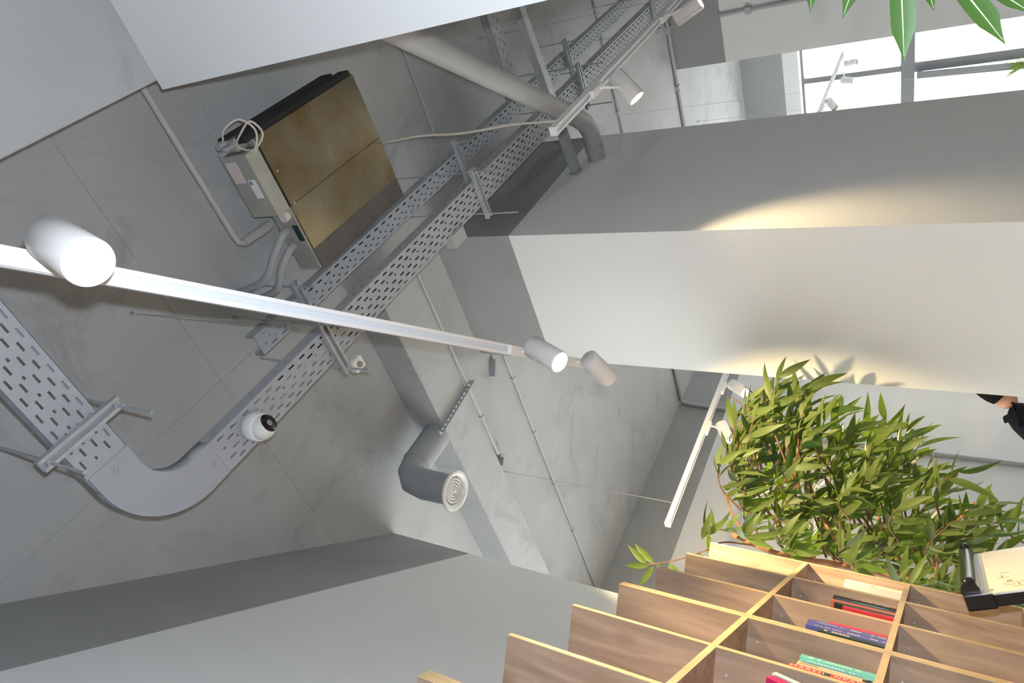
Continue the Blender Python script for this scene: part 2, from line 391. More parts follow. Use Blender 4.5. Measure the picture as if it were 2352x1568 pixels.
hanger(2.80, 1.258, 2.80, 1.545, 2.192, 1.99, 'strut hanger of the wide tray in front of the dark corner of the pillar')
hanger(4.22, 1.24, 4.22, 1.545, 2.192, 2.0, 'strut hanger of the wide tray beyond the grey pipe, near the second spotlight track')
hanger(5.70, 1.24, 5.70, 1.545, 2.192, 2.0, 'strut hanger of the wide tray at the top edge of the picture')
hanger(1.71, 1.222, 1.71, 1.45, 2.492, 2.36, 'strut hanger of the narrow tray just above the long white track')
hanger(3.12, 1.215, 3.12, 1.46, 2.492, 2.36, 'strut hanger of the narrow tray beside the metal air unit')
hanger(4.69, 1.20, 4.69, 1.46, 2.492, 2.36, 'strut hanger of the narrow tray beyond the grey pipe')

# cables lying between and in the trays
tag(MB().tube(spline([P(1.9, 1.46, 2.30), P(2.15, 1.475, 2.29), P(2.4, 1.47, 2.285), P(2.62, 1.46, 2.30), P(2.72, 1.44, 2.36)]), .013, 10).build('cable', M_foam), 'thick black insulated cable lying between the two long trays', 'cable')
tag(MB().tube(spline([P(1.75, 1.39, 2.236), P(2.2, 1.39, 2.236), P(3.0, 1.365, 2.235), P(4.4, 1.36, 2.235)]), .007, 8).build('cable', M_pvc), 'grey cable lying inside the wide perforated tray', 'cable')
for k, y in enumerate((1.350, 1.378, 1.406, 1.437)):
    tag(MB().tube(spline([P(1.25+.15*k, y, 2.2145), P(2.2, y+.001, 2.214), P(3.4, y-.001, 2.214), P(5.0, y+.001, 2.214), P(6.3, y, 2.214)], 5), .0115, 8).build('cable', M_foam), 'dark cable lying in the wide tray, seen through its slots', 'cable', 'dark cables in the wide tray')
for k, y in enumerate((1.316, 1.342, 1.37)):
    tag(MB().tube(spline([P(1.62+.1*k, y, 2.513), P(2.6, y+.001, 2.513), P(4.2, y-.001, 2.513), P(6.2, y, 2.513)], 5), .0105, 8).build('cable', M_foam), 'dark cable lying in the narrow tray, seen through its slots', 'cable', 'dark cables in the narrow tray')
o = thing('ceiling_sensor', P(1.575, 1.512, 2.15), 'small white square sensor box at the edge of the wide tray by its hanger', 'sensor')
MB().obox(P(1.572, 1.545, 2.175), (AX, AY, UP), (.03, .03, .02)).build('sensor_body', M_plastic, o, bevel=.006)
MB().cyl(P(1.572, 1.545, 2.148), P(1.572, 1.545, 2.156), .014, 14).build('sensor_eye', M_unlit, o)
o = thing('junction_box', P(2.53, 1.50, 2.2), 'small beige junction box under the wide tray by the dark pillar corner', 'box')
MB().obox(P(2.53, 1.50, 2.225), (AX, AY, UP), (.055, .04, .03)).build('box_body', M_pvc, o, bevel=.005)
MB().obox(P(2.53, 1.50, 2.192), (AX, AY, UP), (.05, .036, .003)).build('box_lid', M_pvc, o, bevel=.002)

# ------------------------------------------------------------------ turret camera under the tray
o = thing('security_camera', P(1.045, 1.40, 2.197), 'white turret security camera with black lens hanging under the wide tray', 'camera')
c0 = P(1.045, 1.402, 2.198)
MB().lathe(c0, -UP, [(0, 0), (.048, 0), (.055, .006), (.056, .03), (.052, .055), (.05, .057), (0, .057)], 32).build('base_ring', M_plastic, o)
bc = c0-UP*.062; la = V((.35, -.30, -.62)).normalized()
prof = [(0, -.045)]+[(.046*math.sin(a), -.046*math.cos(a)) for a in [math.pi*k/16 for k in range(1, 11)]]+[(.038, .032), (.036, .034)]
MB().lathe(bc, la, prof, 32).build('eyeball', M_plastic, o)
MB().lathe(bc, la, [(.036, .034), (.034, .037), (0, .037)], 32).build('lens_face', M_black, o)
MB().lathe(bc, la, [(.012, .037), (.012, .039), (.008, .0385), (0, .0375)], 20).build('lens', M_unlit, o)

# ------------------------------------------------------------------ round air duct with diffuser
o = thing('air_duct', P(1.78, 2.6, 2.1), 'round grey air duct elbow with a white ring diffuser by the left wall', 'air duct')
zc = 2.575
pts = [P(2.13, 2.60, zc), P(1.90, 2.605, zc), P(1.83, 2.606, zc-.015), P(1.785, 2.608, zc-.06), P(1.77, 2.61, zc-.14), P(1.77, 2.61, 2.235)]
MB().tube(pts, .083, 32).build('duct_pipe', M_duct, o)
for a, c in ((P(1.905, 2.605, zc), P(1.893, 2.605, zc)), (P(1.77, 2.61, zc-.15), P(1.77, 2.61, zc-.162))): MB().cyl(a, c, .086, 32).build('duct_collar', M_duct, o)
dc = P(1.77, 2.61, 2.235)
MB().lathe(dc, -UP, [(.083, 0), (.108, .004), (.112, .012), (.105, .02), (.09, .017), (.078, .006), (.076, -.02)], 40).build('diffuser_ring', M_plastic, o)
MB().lathe(dc, -UP, [(.078, -.018), (0, -.02)], 32).build('throat', M_dark, o)
for r in (.066, .050, .034, .018): MB().lathe(dc, -UP, [(r, -.006), (r+.004, .004), (r-.006, .012), (r-.010, .004), (r, -.006)], 32).build('diffuser_cone', M_plastic, o)
MB().lathe(dc, -UP, [(.010, 0), (.009, .014), (0, .016)], 16).build('hub', M_plastic, o)

# ------------------------------------------------------------------ air handling unit in the ceiling void
o = thing('air_unit', P(2.1, .88, 2.35), 'ceiling air handling unit with shiny metal underside painted with a warm golden reflection and black insulated edge', 'air unit')
MB().box(P(1.79, .60, 2.362), P(2.435, 1.20, 2.495)).build('casing', M_galv, o, bevel=.004)
MB().box(P(1.795, .595, 2.35), P(2.435, .895, 2.362)).build('bottom_plate', M_warmsheen, o, bevel=.001)
MB().box(P(1.795, .8965, 2.35), P(2.435, 1.105, 2.362)).build('bottom_plate', M_warmsheen, o, bevel=.001)
MB().box(P(1.795, 1.107, 2.352), P(2.435, 1.2, 2.362)).build('bottom_plate', M_dullplate, o, bevel=.001)
MB().box(P(1.75, .572, 2.355), P(2.43, .60, 2.42)).box(P(1.74, .565, 2.43), P(2.40, .60, 2.50)).build('insulation', M_foam, o, bevel=.006)
eb = MB().box(P(1.716, .63, 2.35), P(1.786, .90, 2.51)).build('control_box', M_galv, o, bevel=.004)
MB().box(P(1.7145, .655, 2.43), P(1.716, .745, 2.495)).build('label', M_label, eb)
MB().box(P(1.7145, .735, 2.375), P(1.716, .815, 2.415)).build('label', M_plastic, eb)
MB().box(P(1.7138, .74, 2.395), P(1.7146, .755, 2.41)).build('label_mark', M_bluemark, eb)
MB().box(P(1.787, .63, 2.352), P(1.791, .90, 2.40)).build('shadow_gap', M_dark, o)
MB().box(P(1.735, .572, 2.40), P(1.79, .628, 2.50)).build('valve_body', M_galv, o, bevel=.01)
for y, z in ((.585, 2.46), (.60, 2.43), (.615, 2.47)): MB().cyl(P(1.70, y, z), P(1.74, y, z), .012, 12).build('valve', M_strut, o)
MB().cyl(P(1.765, .935, 2.40), P(1.80, .935, 2.40), .022, 20).build('drain_port', M_label, o)
MB().box(P(1.786, .985, 2.37), P(1.79, 1.06, 2.40)).build('vent_slot', M_dark, o)
for y in (.62, .75, .895): MB().cyl(P(1.815, y, 2.346), P(1.815, y, 2.351), .004, 8).build('screw', M_strut, o)
tag(MB().tube(spline([P(1.72, .57, 2.44), P(1.69, .52, 2.36), P(1.73, .50, 2.30), P(1.76, .56, 2.28), P(1.755, .63, 2.34), P(1.74, .60, 2.40), P(1.735, .55, 2.33), P(1.75, .52, 2.27), P(1.775, .58, 2.27), P(1.765, .64, 2.35)]), .0042, 8).build('cable_loop', M_cable), 'looped pale cable hanging at the corner of the air unit', 'cable')
for k, (yy, zz) in enumerate(((1.0, 2.43), (1.075, 2.44))):
    tag(MB().tube(spline([P(1.776, yy, zz), P(1.74, yy+.005, zz), P(1.68, yy+.06, zz+.03), P(1.62+.03*k, yy+.15, zz+.10), P(1.58+.04*k, yy+.2, HS-.01)]), .017, 12).build('flexible_conduit', M_duct), ('upper' if k == 0 else 'lower')+' of two grey flexible conduits rising from the air unit to the slab', 'conduit')
# conduits along the slab
def pipe(name, pts, r, m_, label, cat='pipe', clips=(), group=None):
    t = thing(name, pts[0], label, cat, group)
    MB().tube(pts, r, 14).build('pipe_run', m_, t)
    for p in clips: MB().obox(p, (AX, AY, UP), (r*1.5, r*1.5, r*1.3)).build('clip', m_, t, bevel=.002)
    return t
pipe('condensate_pipe', [P(1.615, .24, 2.56), P(1.616, .6, 2.555), P(1.618, .93, 2.55), P(1.622, .962, 2.55), P(1.635, .972, 2.55), P(1.66, .975, 2.55)], .013, M_pvc, 'thin grey condensate pipe running along the slab to the air unit')
pipe('condensate_pipe', [P(1.645, .974, 2.55), P(1.8, .98, 2.55)], .021, M_pvc, 'short thick insulated pipe stub entering the side of the air unit')
pipe('conduit', [P(3.28, .3, HS-.008), P(3.27, 1.25, HS-.008)], .008, M_pvc, 'thin conduit on the slab between air unit and round pipe', 'conduit')
pipe('conduit', [P(2.436, 1.55, 2.49), P(2.436, 3.08, 2.49)], .010, M_pvc, 'thin conduit along the slab beam, ending at a small bracket', 'conduit', [P(2.436, y, 2.49) for y in (2.1, 2.75)])
pipe('conduit', [P(3.11, 2.65, HS-.011), P(3.11, 5.73, HS-.011)], .011, M_pvc, 'conduit on the pale slab running from the pillar to the far wall', 'conduit', [P(3.11, y, HS-.011) for y in (3.05, 3.6, 4.2, 4.8, 5.4)])
pipe('conduit', [P(5.81, .8, HS-.012), P(5.81, 3.3, HS-.012)], .012, M_pvc, 'conduit on the slab beyond the pillar, left of the spotlight', 'conduit', [P(5.81, y, HS-.012) for y in (1.7, 2.2)])
pipe('conduit', [P(7.36, .5, HS-.02), P(7.36, 4.2, HS-.02)], .02, M_pvc, 'conduit along the corner of slab and recessed white wall', 'conduit', [P(7.36, y, HS-.02) for y in (1.2, 2.0, 2.6)])
pipe('conduit', [P(7.385, 1.95, HP), P(7.385, 1.95, -1.4)], .022, M_pvc, 'vertical conduit on the white recessed wall near the window', 'conduit', [P(7.385, 1.95, z) for z in (1.9, 1.2)])
pipe('conduit', [P(5.75, 4.4, HS-.02), P(5.75, 5.69, HS-.02), P(5.74, 5.715, HS-.03), P(5.72, 5.718, HS-.08), P(5.69, 5.718, HP)], .02, M_pvc, 'conduit coming off the slab and down the grey far wall behind the plant', 'conduit')
pipe('conduit', [P(5.40, 5.718, 2.06), P(5.40, 5.718, -1.4)], .022, M_pvc, 'vertical conduit on the white far wall behind the plant', 'conduit', [P(5.4, 5.718, z) for z in (1.6, .4)])
b = thing('slab_bracket', P(2.66, 3.37, 2.66), 'small dark bracket on the slab where the suspension wire starts', 'bracket')
MB().obox(P(2.65, 3.36, 2.70), (D3, N3, UP), (.035, .008, .03)).build('plate', M_duct, b); MB().obox(P(2.63, 3.40, 2.70), (N3, D3, UP), (.03, .006, .03)).build('plate', M_duct, b)
b = thing('slab_bracket', P(2.93, 2.78, 2.66), 'short grey bracket on the slab at the upper end of the conduit by the pillar', 'bracket')
MB().obox(P(2.95, 2.80, 2.705), (V((.6, -.8, 0)), V((.8, .6, 0)), UP), (.06, .018, .022)).build('plate', M_duct, b)
# perforated angle on the beam soffit
o = thing('perforated_angle', P(2.28, 2.49, 2.5), 'short perforated steel angle fixed under the beam above the air duct', 'steel angle')
f = MB(); perf_sheet(f, P(2.08, 2.52, 2.46), V((1, -.11, 0)).normalized(), UP, .40, .04, [(.018, 0, .016)], .034, .016, .010, .012); f.build('perforated_leg', M_strut, o, solid=.0015)
MB().obox(P(2.279, 2.513, 2.497), (V((1, -.11, 0)).normalized(), V((.11, 1, 0)).normalized(), UP), (.2, .016, .002)).build('top_leg', M_strut, o)
# large pipe into the pillar, and the square bar
o = thing('drain_pipe', P(3.1, 1.0, 2.0), 'large round grey pipe running diagonally under the slab and elbowing into the pillar', 'pipe')
zz = 1.975
pts = [P(2.03, .18, zz+.02), P(2.42, .485, zz), P(3.49, 1.27, zz), P(3.64, 1.375, zz), P(3.73, 1.45, zz), P(3.785, 1.54, zz+.005), P(3.81, 1.63, zz+.02), P(3.83, 1.74, zz+.03)]
MB().tube(pts, .055, 28).build('pipe_run', M_pipe, o)
for a, c in ((pts[2], pts[2]+(pts[3]-pts[2])*.25), (P(3.53, 1.298, zz), P(3.56, 1.319, zz)), (pts[6], pts[6]+(pts[7]-pts[6])*.3)): MB().cyl(a, c, .059, 28).build('pipe_socket', M_pipe, o)
o = thing('support_bar', P(3.55, 1.0, 2.06), 'square grey steel bar spanning between the white pier and the pillar', 'steel bar')
d = (P(3.66, 1.725, 2.06)-P(3.46, .20, 2.06)).normalized(); nn = UP.cross(d)
b = MB().obox((P(3.66, 1.725, 2.06)+P(3.46, .20, 2.06))/2, (d, nn, UP), (.77, .028, .004))
b.obox((P(3.66, 1.725, 2.06)+P(3.46, .20, 2.06))/2+nn*.026+UP*.02, (d, nn, UP), (.77, .003, .022)); b.obox((P(3.66, 1.725, 2.06)+P(3.46, .20, 2.06))/2-nn*.026+UP*.02, (d, nn, UP), (.77, .003, .022))
b.build('channel', M_strut, o)
MB().obox(P(3.64, 1.722, 2.075), (AX, AY, UP), (.034, .004, .03)).build('wall_plate', M_strut, o)

# ------------------------------------------------------------------ spotlight tracks and lamps
def track(p0, p1, label, wires=(), group='ceiling spotlight tracks'):
    d = (p1-p0).normalized(); n = UP.cross(d); L_ = (p1-p0).length; mid = (p0+p1)/2
    t = thing('spotlight_track', mid, label, 'spotlight track', group)
    b = MB(); b.obox(mid+UP*.028, (d, n, UP), (L_/2, .0175, .003))
    for s_ in (-1, 1):
        b.obox(mid+n*s_*.0155+UP*.0141, (d, n, UP), (L_/2, .002, .0109)); b.obox(mid+n*s_*.0125+UP*.0015, (d, n, UP), (L_/2, .005, .0015))
    b.build('rail', M_track, t)
    MB().obox(mid+UP*.010, (d, n, UP), (L_/2, .0135, .004)).build('groove', M_groove, t)
    for s_ in (-1, 1): MB().obox(mid+d*s_*(L_/2+.004)+UP*.015, (d, n, UP), (.004, .018, .0165)).build('end_cap', M_track, t)
    for a in wires:
        p = p0+d*a
        MB().tube([V((p.x, p.y, HS+EYE)), p+UP*.03], .0016, 6).build('suspension_wire', M_strut, t)
        MB().cyl(V((p.x, p.y, HS-.03+EYE)), V((p.x, p.y, HS+EYE)), .008, 10).build('wire_anchor', M_strut, t)
    return t, d
def spot(tp, td, back, axis, label, lit=True, energy=0, size=1.0, col=WARM, L_=.145, R_=.039, lens=None):
    axis = V(axis).normalized(); back = V(back); o = thing('spotlight', tp, label, 'spotlight', 'cylinder spotlights on the tracks')
    n = UP.cross(td)
    MB().obox(tp-UP*.006, (td, n, UP), (.055, .0165, .009)).build('adapter', M_plastic, o, bevel=.003)
    MB().cyl(tp-td*.03-UP*.0155, tp-td*.03-UP*.0145, .012, 20).build('lock_disc', M_plastic, o)
    mid = back+axis*L_*.42
    side = (tp+td*.02-UP*.03)-mid; side = (side-axis*side.dot(axis)).normalized()
    MB().tube([tp+td*.02-UP*.012, tp+td*.02-UP*.035, mid+side*R_*.9], .006, 10).build('arm', M_plastic, o)
    MB().lathe(back, axis, [(0, 0), (R_*.93, 0), (R_, .003), (R_, L_-.002), (R_*.98, L_), (R_*.90, L_), (R_*.88, L_-.014)], 36).build('body', M_lamp, o)
    MB().lathe(back, axis, [(R_*.89, L_-.012), (0, L_-.0115)], 32).build('lens', lens or (M_lit if lit else M_unlit), o)
    if lit and energy:
        light('spot_light', 'SPOT', back+axis*(L_+.01), energy, col, axis, o, spot_size=size, spot_blend=.6, shadow_soft_size=.03)
    return o
Z1 = 1.30
t1, d1 = track(W(-.6, -.119, Z1), W(2.72, -.119, Z1), 'long white spotlight track crossing the picture from the left edge', wires=(2.12,))
spot(W(.545, -.119, Z1), d1, P(.4992, .2786, 1.25), (-.2241, .1743, -.9589), 'glaring lit cylinder spotlight at the left end of the long track', True, 40, 1.0)
spot(W(2.08, -.119, Z1), d1, P(1.5978, 1.3976, 1.26), (-.3885, .0949, -.9166), 'lit cylinder spotlight near the right end of the long track', True, 115, 2.1)
spot(W(2.50, -.119, Z1), d1, P(1.868, 1.675, 1.23), (.2378, .9172, -.3196), 'cylinder spotlight at the right end of the long track, turned away', True, 290, 1.5)
t2, d2 = track(P(2.355, .932, 1.37), P(5.2, .932, 1.37), 'white spotlight track in front of the pillar, ending below the grey pipe', wires=(1.7,))
spot(P(2.75, .932, 1.37), d2, P(2.8869, .9251, 1.33), (-.2703, .7028, -.658), 'lit cylinder spotlight on the track in front of the pillar', True, 50, 1.45)
spot(P(3.69, .932, 1.37), d2, P(3.7488, .97, 1.33), (.1516, -.4047, -.9018), 'cylinder spotlight at the upper edge of the picture, glowing at its tip', True, 30, 1.2)
t3, d3_ = track(P(2.39, 3.405, 1.37), P(4.9, 3.405, 1.37), 'white spotlight track rising behind the plant beside the pillar', wires=(.16, 1.9))
spot(P(3.60, 3.405, 1.37), d3_, P(3.6651, 3.4273, 1.33), (-.5883, -.0686, -.8057), 'bright lit spotlight behind the top of the plant by the pillar edge', True, 190, 1.5)
spot(P(3.20, 3.405, 1.37), d3_, P(3.3363, 3.4909, 1.33), (-.7751, .2935, -.5595), 'lit spotlight half hidden by the leaves of the plant', True, 200, 2.0)
t4, d4 = track(P(7.7, 3.2, 1.37), P(9.45, 3.2, 1.37), 'distant thin spotlight track in front of the bright window', wires=(.15,))
spot(P(9.3, 3.2, 1.37), d4, P(9.45, 3.33, 1.37), (-.2, -.1, -1), 'distant spotlight against the bright window, farthest along its track', False)
spot(P(8.85, 3.2, 1.37), d4, P(8.95, 3.34, 1.34), (-.25, .1, -1), 'distant spotlight against the window, at the window bar', True)
spot(P(7.85, 3.2, 1.37), d4, P(8.08, 3.22, 1.345), (-.75, .3, -.5), 'distant spotlight against the window, nearest the pillar edge', False)
tag(MB().tube(spline([P(2.47, .93, 2.72), P(2.465, .935, 2.4), P(2.47, .927, 2.15), P(2.462, .936, 1.9), P(2.47, .93, 1.65), P(2.455, .932, 1.404)]), .0052, 8).build('feed_cable', M_cable), 'pale wavy feed cable dropping from the slab to the track before the pillar', 'cable')

# ------------------------------------------------------------------ bookcases
NF, NB = .60, .90
LEV = [.480, .113, -.254, -.621, -.988, -1.355]
TOPZ = .879; TH = .009
bax = (D3, N3, UP)
def board(name, a0, a1, n0, n1, z0, z1, parent):
    b = MB()
    b.obox(W((a0+a1)/2, (n0+n1)/2+.001, (z0+z1)/2), bax, ((a1-a0)/2, (n1-n0)/2-.001, (z1-z0)/2), 0)
    b.obox(W((a0+a1)/2, n0+.0008, (z0+z1)/2), bax, ((a1-a0)/2-.0002, .0010, (z1-z0)/2-.0002), 1)
    return b.build(name, [M_wood, M_edge], parent)
def bookcase(a0, a1, cols, label):
    t = thing('bookcase', W((a0+a1)/2, (NF+NB)/2, FL), label, 'bookcase', 'open grid bookcases along the left wall')
    for a in (a0+TH, a1-TH): board('side_panel', a-TH, a+TH, NF, NB, FL, TOPZ, t)
    ed = [a0+2*TH]
    for c in cols:
        board('divider', c-TH, c+TH, NF, NB, FL, TOPZ, t); ed += [c-TH, c+TH]
    ed.append(a1-2*TH)
    for z in LEV:
        for i in range(0, len(ed), 2): board('shelf', ed[i], ed[i+1], NF, NB, z-TH, z+TH, t)
        if z > -.3:
            for i in range(0, len(ed), 2): MB().cyl(W(ed[i+1]-.0005, .66, z-.04), W(ed[i+1]-.003, .66, z-.04), .0028, 10).build('screw_cap', M_label, t)
    return t
bookcase(1.187, 2.197, [1.514, 1.857], 'nearer oak grid bookcase, showing dividers at the bottom of the picture')
bookcase(2.200, 3.205, [2.530, 2.865], 'farther oak grid bookcase whose end panel glows golden below the plant')
bookcase(.174, 1.184, [.51, .847], 'oak grid bookcase closest to the camera, only its corner post in view')
# ------------------------------------------------------------------ books
def book(a, th, h, depth, col, label, n0=.628, z=None, rows=(), tilt=0, marks=None, group='books standing in the bookcase'):
    z = LEV[1]+TH if z is None else z
    m_ = mat('cover_'+label.split()[0], col, .45)
    t = thing('book', W(a, n0+depth/2, z), label, 'book', group)
    mp = M_sheet
    axd = (D3*math.cos(tilt)+UP*math.sin(tilt)).normalized(); axu = (UP*math.cos(tilt)-D3*math.sin(tilt)).normalized()
    def bx(a0, a1, n_0, n_1, z0, z1):
        b = MB(); c = W(a, n0, z)+axd*((a0+a1)/2)+N3*((n_0+n_1)/2)+axu*((z0+z1)/2)
        return b.obox(c, (axd, N3, axu), (abs(a1-a0)/2, abs(n_1-n_0)/2, abs(z1-z0)/2))
    hw = th/2
    cv = bx(-hw, hw, 0, .002, 0, h); cv2 = bx(-hw, -hw+.0015, .002, depth, 0, h); cv3 = bx(hw-.0015, hw, .002, depth, 0, h)
    for q_ in (cv2, cv3): cv.add(q_.v, q_.f)
    cv.build('cover', m_, t, bevel=.0006)
    bx(-hw+.0015, hw-.0015, .002, depth-.003, .002, h-.003).build('pages', mp, t)
    for (u, z0, z1, wd, c2) in rows:          # printed bands, rows of print and painted sheen on the spine
        bx(u-wd/2, u+wd/2, -.0004, 0, z0, z1).build('spine_print_sheen', mat('print', c2, .5), t)
    if marks:                                 # spine lettering reading from top to bottom
        for (txt, size, u, zt, c2, sp) in marks:
            cu = bpy.data.curves.new('lettering', 'FONT'); cu.body = txt; cu.size = size; cu.space_character = sp; cu.align_y = 'CENTER'
            tmp = bpy.data.objects.new('lettering_tmp', cu); COL.objects.link(tmp)
            dg = bpy.context.evaluated_depsgraph_get(); me = bpy.data.meshes.new_from_object(tmp.evaluated_get(dg)); bpy.data.objects.remove(tmp)
            xd, yd = -axu, D3; zd = xd.cross(yd)
            org = W(a, n0-.0006, z)+axd*u+axu*zt
            mm = Matrix(((xd.x, yd.x, zd.x, org.x), (xd.y, yd.y, zd.y, org.y), (xd.z, yd.z, zd.z, org.z), (0, 0, 0, 1)))
            me.transform(mm); me.transform(Matrix.Translation(-t.location)); me.materials.append(mat('lettering', c2, .5))
            lo = bpy.data.objects.new('spine_lettering', me); COL.objects.link(lo); lo.parent = t
    return t
def printrow(u, z0, z1, n, wd, col, gap=.35):
    out = []; L_ = (z1-z0)/n
    for i in range(n):
        if random.random() < .14: continue
        out.append((u+random.uniform(-.0006, .0006), z0+i*L_, z0+(i+1-gap)*L_, wd, col))
    return out
cream = (.8, .72, .6)
book(3.155, .050, .205, .15, (.86, .74, .66), 'thick cream white book standing against the golden end panel', rows=[(-.012, .10, .112, .012, (.35, .2, .28))]+printrow(-.018, .03, .05, 3, .004, (.7, .55, .5)))
book(2.838, .030, .205, .14, (.012, .014, .016), 'black glossy book with a pale line of print along its upper edge', rows=printrow(.012, .02, .15, 12, .005, (.7, .5, .4)))
book(2.806, .028, .200, .14, (.02, .03, .06), 'dark blue book with a painted turquoise sheen on its spine', rows=[(.002, .03, .14, .012, (.03, .22, .36)), (.006, .04, .12, .005, (.45, .6, .8))])  # blue sheen of the dark spine is painted on as bands
book(2.772, .030, .203, .16, (.55, .13, .06), 'tall orange red book in the third compartment from the end')
book(2.742, .024, .190, .15, (.018, .016, .012), 'black book leaning on the orange red one')
book(2.716, .020, .16, .15, (.55, .03, .04), 'red book mostly hidden behind a shelf divider')
book(2.462, .024, .168, .14, (.62, .035, .07), 'crimson pink book lying behind the two violet blue ones')
for k, (a_, hh) in enumerate(((2.428, .224), (2.388, .222))):
    book(a_, .036, hh, .15, (.075, .075, .30), ('first' if k == 0 else 'second')+' of two violet blue books with pale spine lettering, '+('next to the crimson book' if k == 0 else 'next to the dark green book'), rows=printrow(.002, .01, .05, 7, .008, cream)+printrow(.002, .075, .11, 7, .008, cream)+printrow(.002, .125, .20, 14, .008, (.5, .4, .55)))
book(2.352, .028, .184, .15, (.012, .025, .02), 'dark green book in front of the violet blue pair', rows=printrow(.006, .09, .17, 8, .012, (.62, .5, .4), .2))
book(2.060, .030, .183, .17, (.13, .50, .45), 'first turquoise book of a pair, with bold cream lettering', rows=printrow(.002, .135, .17, 6, .012, (.85, .82, .65), .2)+printrow(.002, .04, .125, 12, .008, (.7, .75, .6)))
book(2.028, .028, .180, .17, (.12, .44, .46), 'second turquoise book of a pair, with a blue lower edge', rows=printrow(.002, .05, .165, 14, .007, (.6, .72, .62))+[(-.011, .03, .17, .005, (.06, .2, .42))])
book(1.998, .030, .181, .17, (.72, .47, .27), 'peach coloured book with a black bird motif at its foot', rows=[(.004, .13, .175, .018, (.4, .33, .2)), (.0, .012, .03, .02, (.03, .03, .02)), (.008, .008, .02, .012, (.03, .03, .02))]+printrow(.002, .05, .12, 9, .006, (.8, .55, .35)))
book(1.965, .026, .196, .17, (.62, .07, .045), 'red book with white capital letters spaced along its spine', rows=[(0, .098, .118, .02, (.03, .05, .04))], marks=[('MAREH', .021, 0, .192, (.85, .8, .7), 1.28), ('NPAN', .021, 0, .09, (.85, .8, .7), 1.28)])
book(1.708, .030, .215, .16, (.62, .02, .12), 'magenta book leaning at the bottom edge of the picture', tilt=-.40, n0=.612, z=LEV[1]+TH+.008, rows=[(.0145, .0, .21, .004, (.1, .2, .4))])
book(1.742, .016, .212, .15, (.80, .74, .66), 'thin white book leaning beside the magenta one', tilt=-.40, n0=.612, z=LEV[1]+TH+.008)

# ------------------------------------------------------------------ flip chart easel in front of the bookcase
o = thing('flip_chart', W(2.79, .30, FL), 'black framed flip chart with cream paper in front of the golden end panel', 'flip chart')
lean = (UP*math.cos(.37)+N3*math.sin(.37)).normalized(); fn = D3.cross(lean)      # leaning back towards the shelves
A0, A1 = 2.385, 3.20; tz = -.055; topc = W((A0+A1)/2, .455, tz)
def fb(name, a, b_, s0, s1, d0, d1_, m_, bevel=0):
    c = W((a+b_)/2, .455, tz)-lean*((s0+s1)/2)+fn*((d0+d1_)/2)
    return MB().obox(c, (D3, fn, lean), (abs(b_-a)/2, abs(d1_-d0)/2, abs(s1-s0)/2)).build(name, m_, o, bevel=bevel)
if fn.dot(N3) > 0: fn = -fn
fb('backboard', A0+.01, A1-.01, .01, 1.02, -.02, -.008, M_alu)
fb('paper_pad', A0+.028, A1-.02, .035, .98, -.008, .002, M_sheet)
for a in (A0, A1-.022):
    fb('side_rail', a, a+.022, .05, 1.0, -.03, .0, M_black); fb('rail_inlay', a+.004, a+.018, .085, 1.0, .0, .001, M_alu)
    fb('corner_block', a-.004, a+.026, -.002, .07, -.035, .004, M_black, .004)
cl = MB().tube([W(A0+.03, .455, tz)-lean*.018+fn*.012, W(A1-.03, .455, tz)-lean*.018+fn*.012], .024, 16).build('clamp_bar', M_black, o)
for a in (A0+.05, A1-.05): MB().lathe(W(a, .455, tz)-lean*.02+fn*.03, D3, [(0, -.018), (.014, -.016), (.019, 0), (.014, .016), (0, .018)], 16).build('knob', M_black, o)
fb('paper_fold', A0+.06, A1-.05, .03, .05, .002, .005, M_alu)
for (a, s0, s1, wd) in ((2.50, .10, .13, .003), (2.53, .10, .16, .003), (2.50, .135, .14, .03), (2.47, .12, .19, .004), (2.56, .11, .125, .02), (2.62, .09, .12, .004), (2.64, .1, .105, .03), (2.66, .16, .19, .004), (2.7, .10, .125, .004)):
    fb('marker_stroke', a-wd/2, a+wd/2, s0, s1, .002, .0026, M_ink)
for a in (A0+.03, A1-.03):
    top = W(a, .455, tz)-lean*1.0
    MB().tube([top, V((top.x, top.y, .0))-V((N3.x, N3.y, 0))*.12], .012, 10).build('leg', M_black, o)
# ------------------------------------------------------------------ plants
def leaf_mesh(name, L_, wd, curl, fold, m_, blunt=False):
    vs = []; fs = []; n = 16 if blunt else 7
    for i in range(n+1):
        t = i/n; w = wd*math.sin(math.pi*min(1, t**.85*1.0))**.9*(1-.25*t) if 0 < t < 1 else .0008
        if blunt and 0 < t < 1: w = wd*min(1, (t/.45)**.7, max(.05, ((1-t)/.27)**1.15))
        x = L_*t; z = -curl*L_*t*t
        vs += [(x, -w/2, z+fold*w), (x, 0, z), (x, w/2, z+fold*w)]
    for i in range(n):
        a = i*3; fs += [(a, a+1, a+4, a+3), (a+1, a+2, a+5, a+4)]
    me = bpy.data.meshes.new(name); me.from_pydata(vs, [], fs); me.materials.append(m_)
    me.polygons.foreach_set('use_smooth', [True]*len(me.polygons)); me.update(); return me
def place(me, name, parent, base, d, nrm, sc=1.0):
    d = V(d).normalized(); nrm = V(nrm); nrm = (nrm-d*nrm.dot(d)); nrm = nrm.normalized() if nrm.length > 1e-4 else d.orthogonal().normalized()
    y = nrm.cross(d)
    o = bpy.data.objects.new(name, me); COL.objects.link(o); o.parent = parent
    b = V(base)-parent_loc(parent)
    o.matrix_local = Matrix(((d.x*sc, y.x*sc, nrm.x*sc, b.x), (d.y*sc, y.y*sc, nrm.y*sc, b.y), (d.z*sc, y.z*sc, nrm.z*sc, b.z), (0, 0, 0, 1)))
    return o
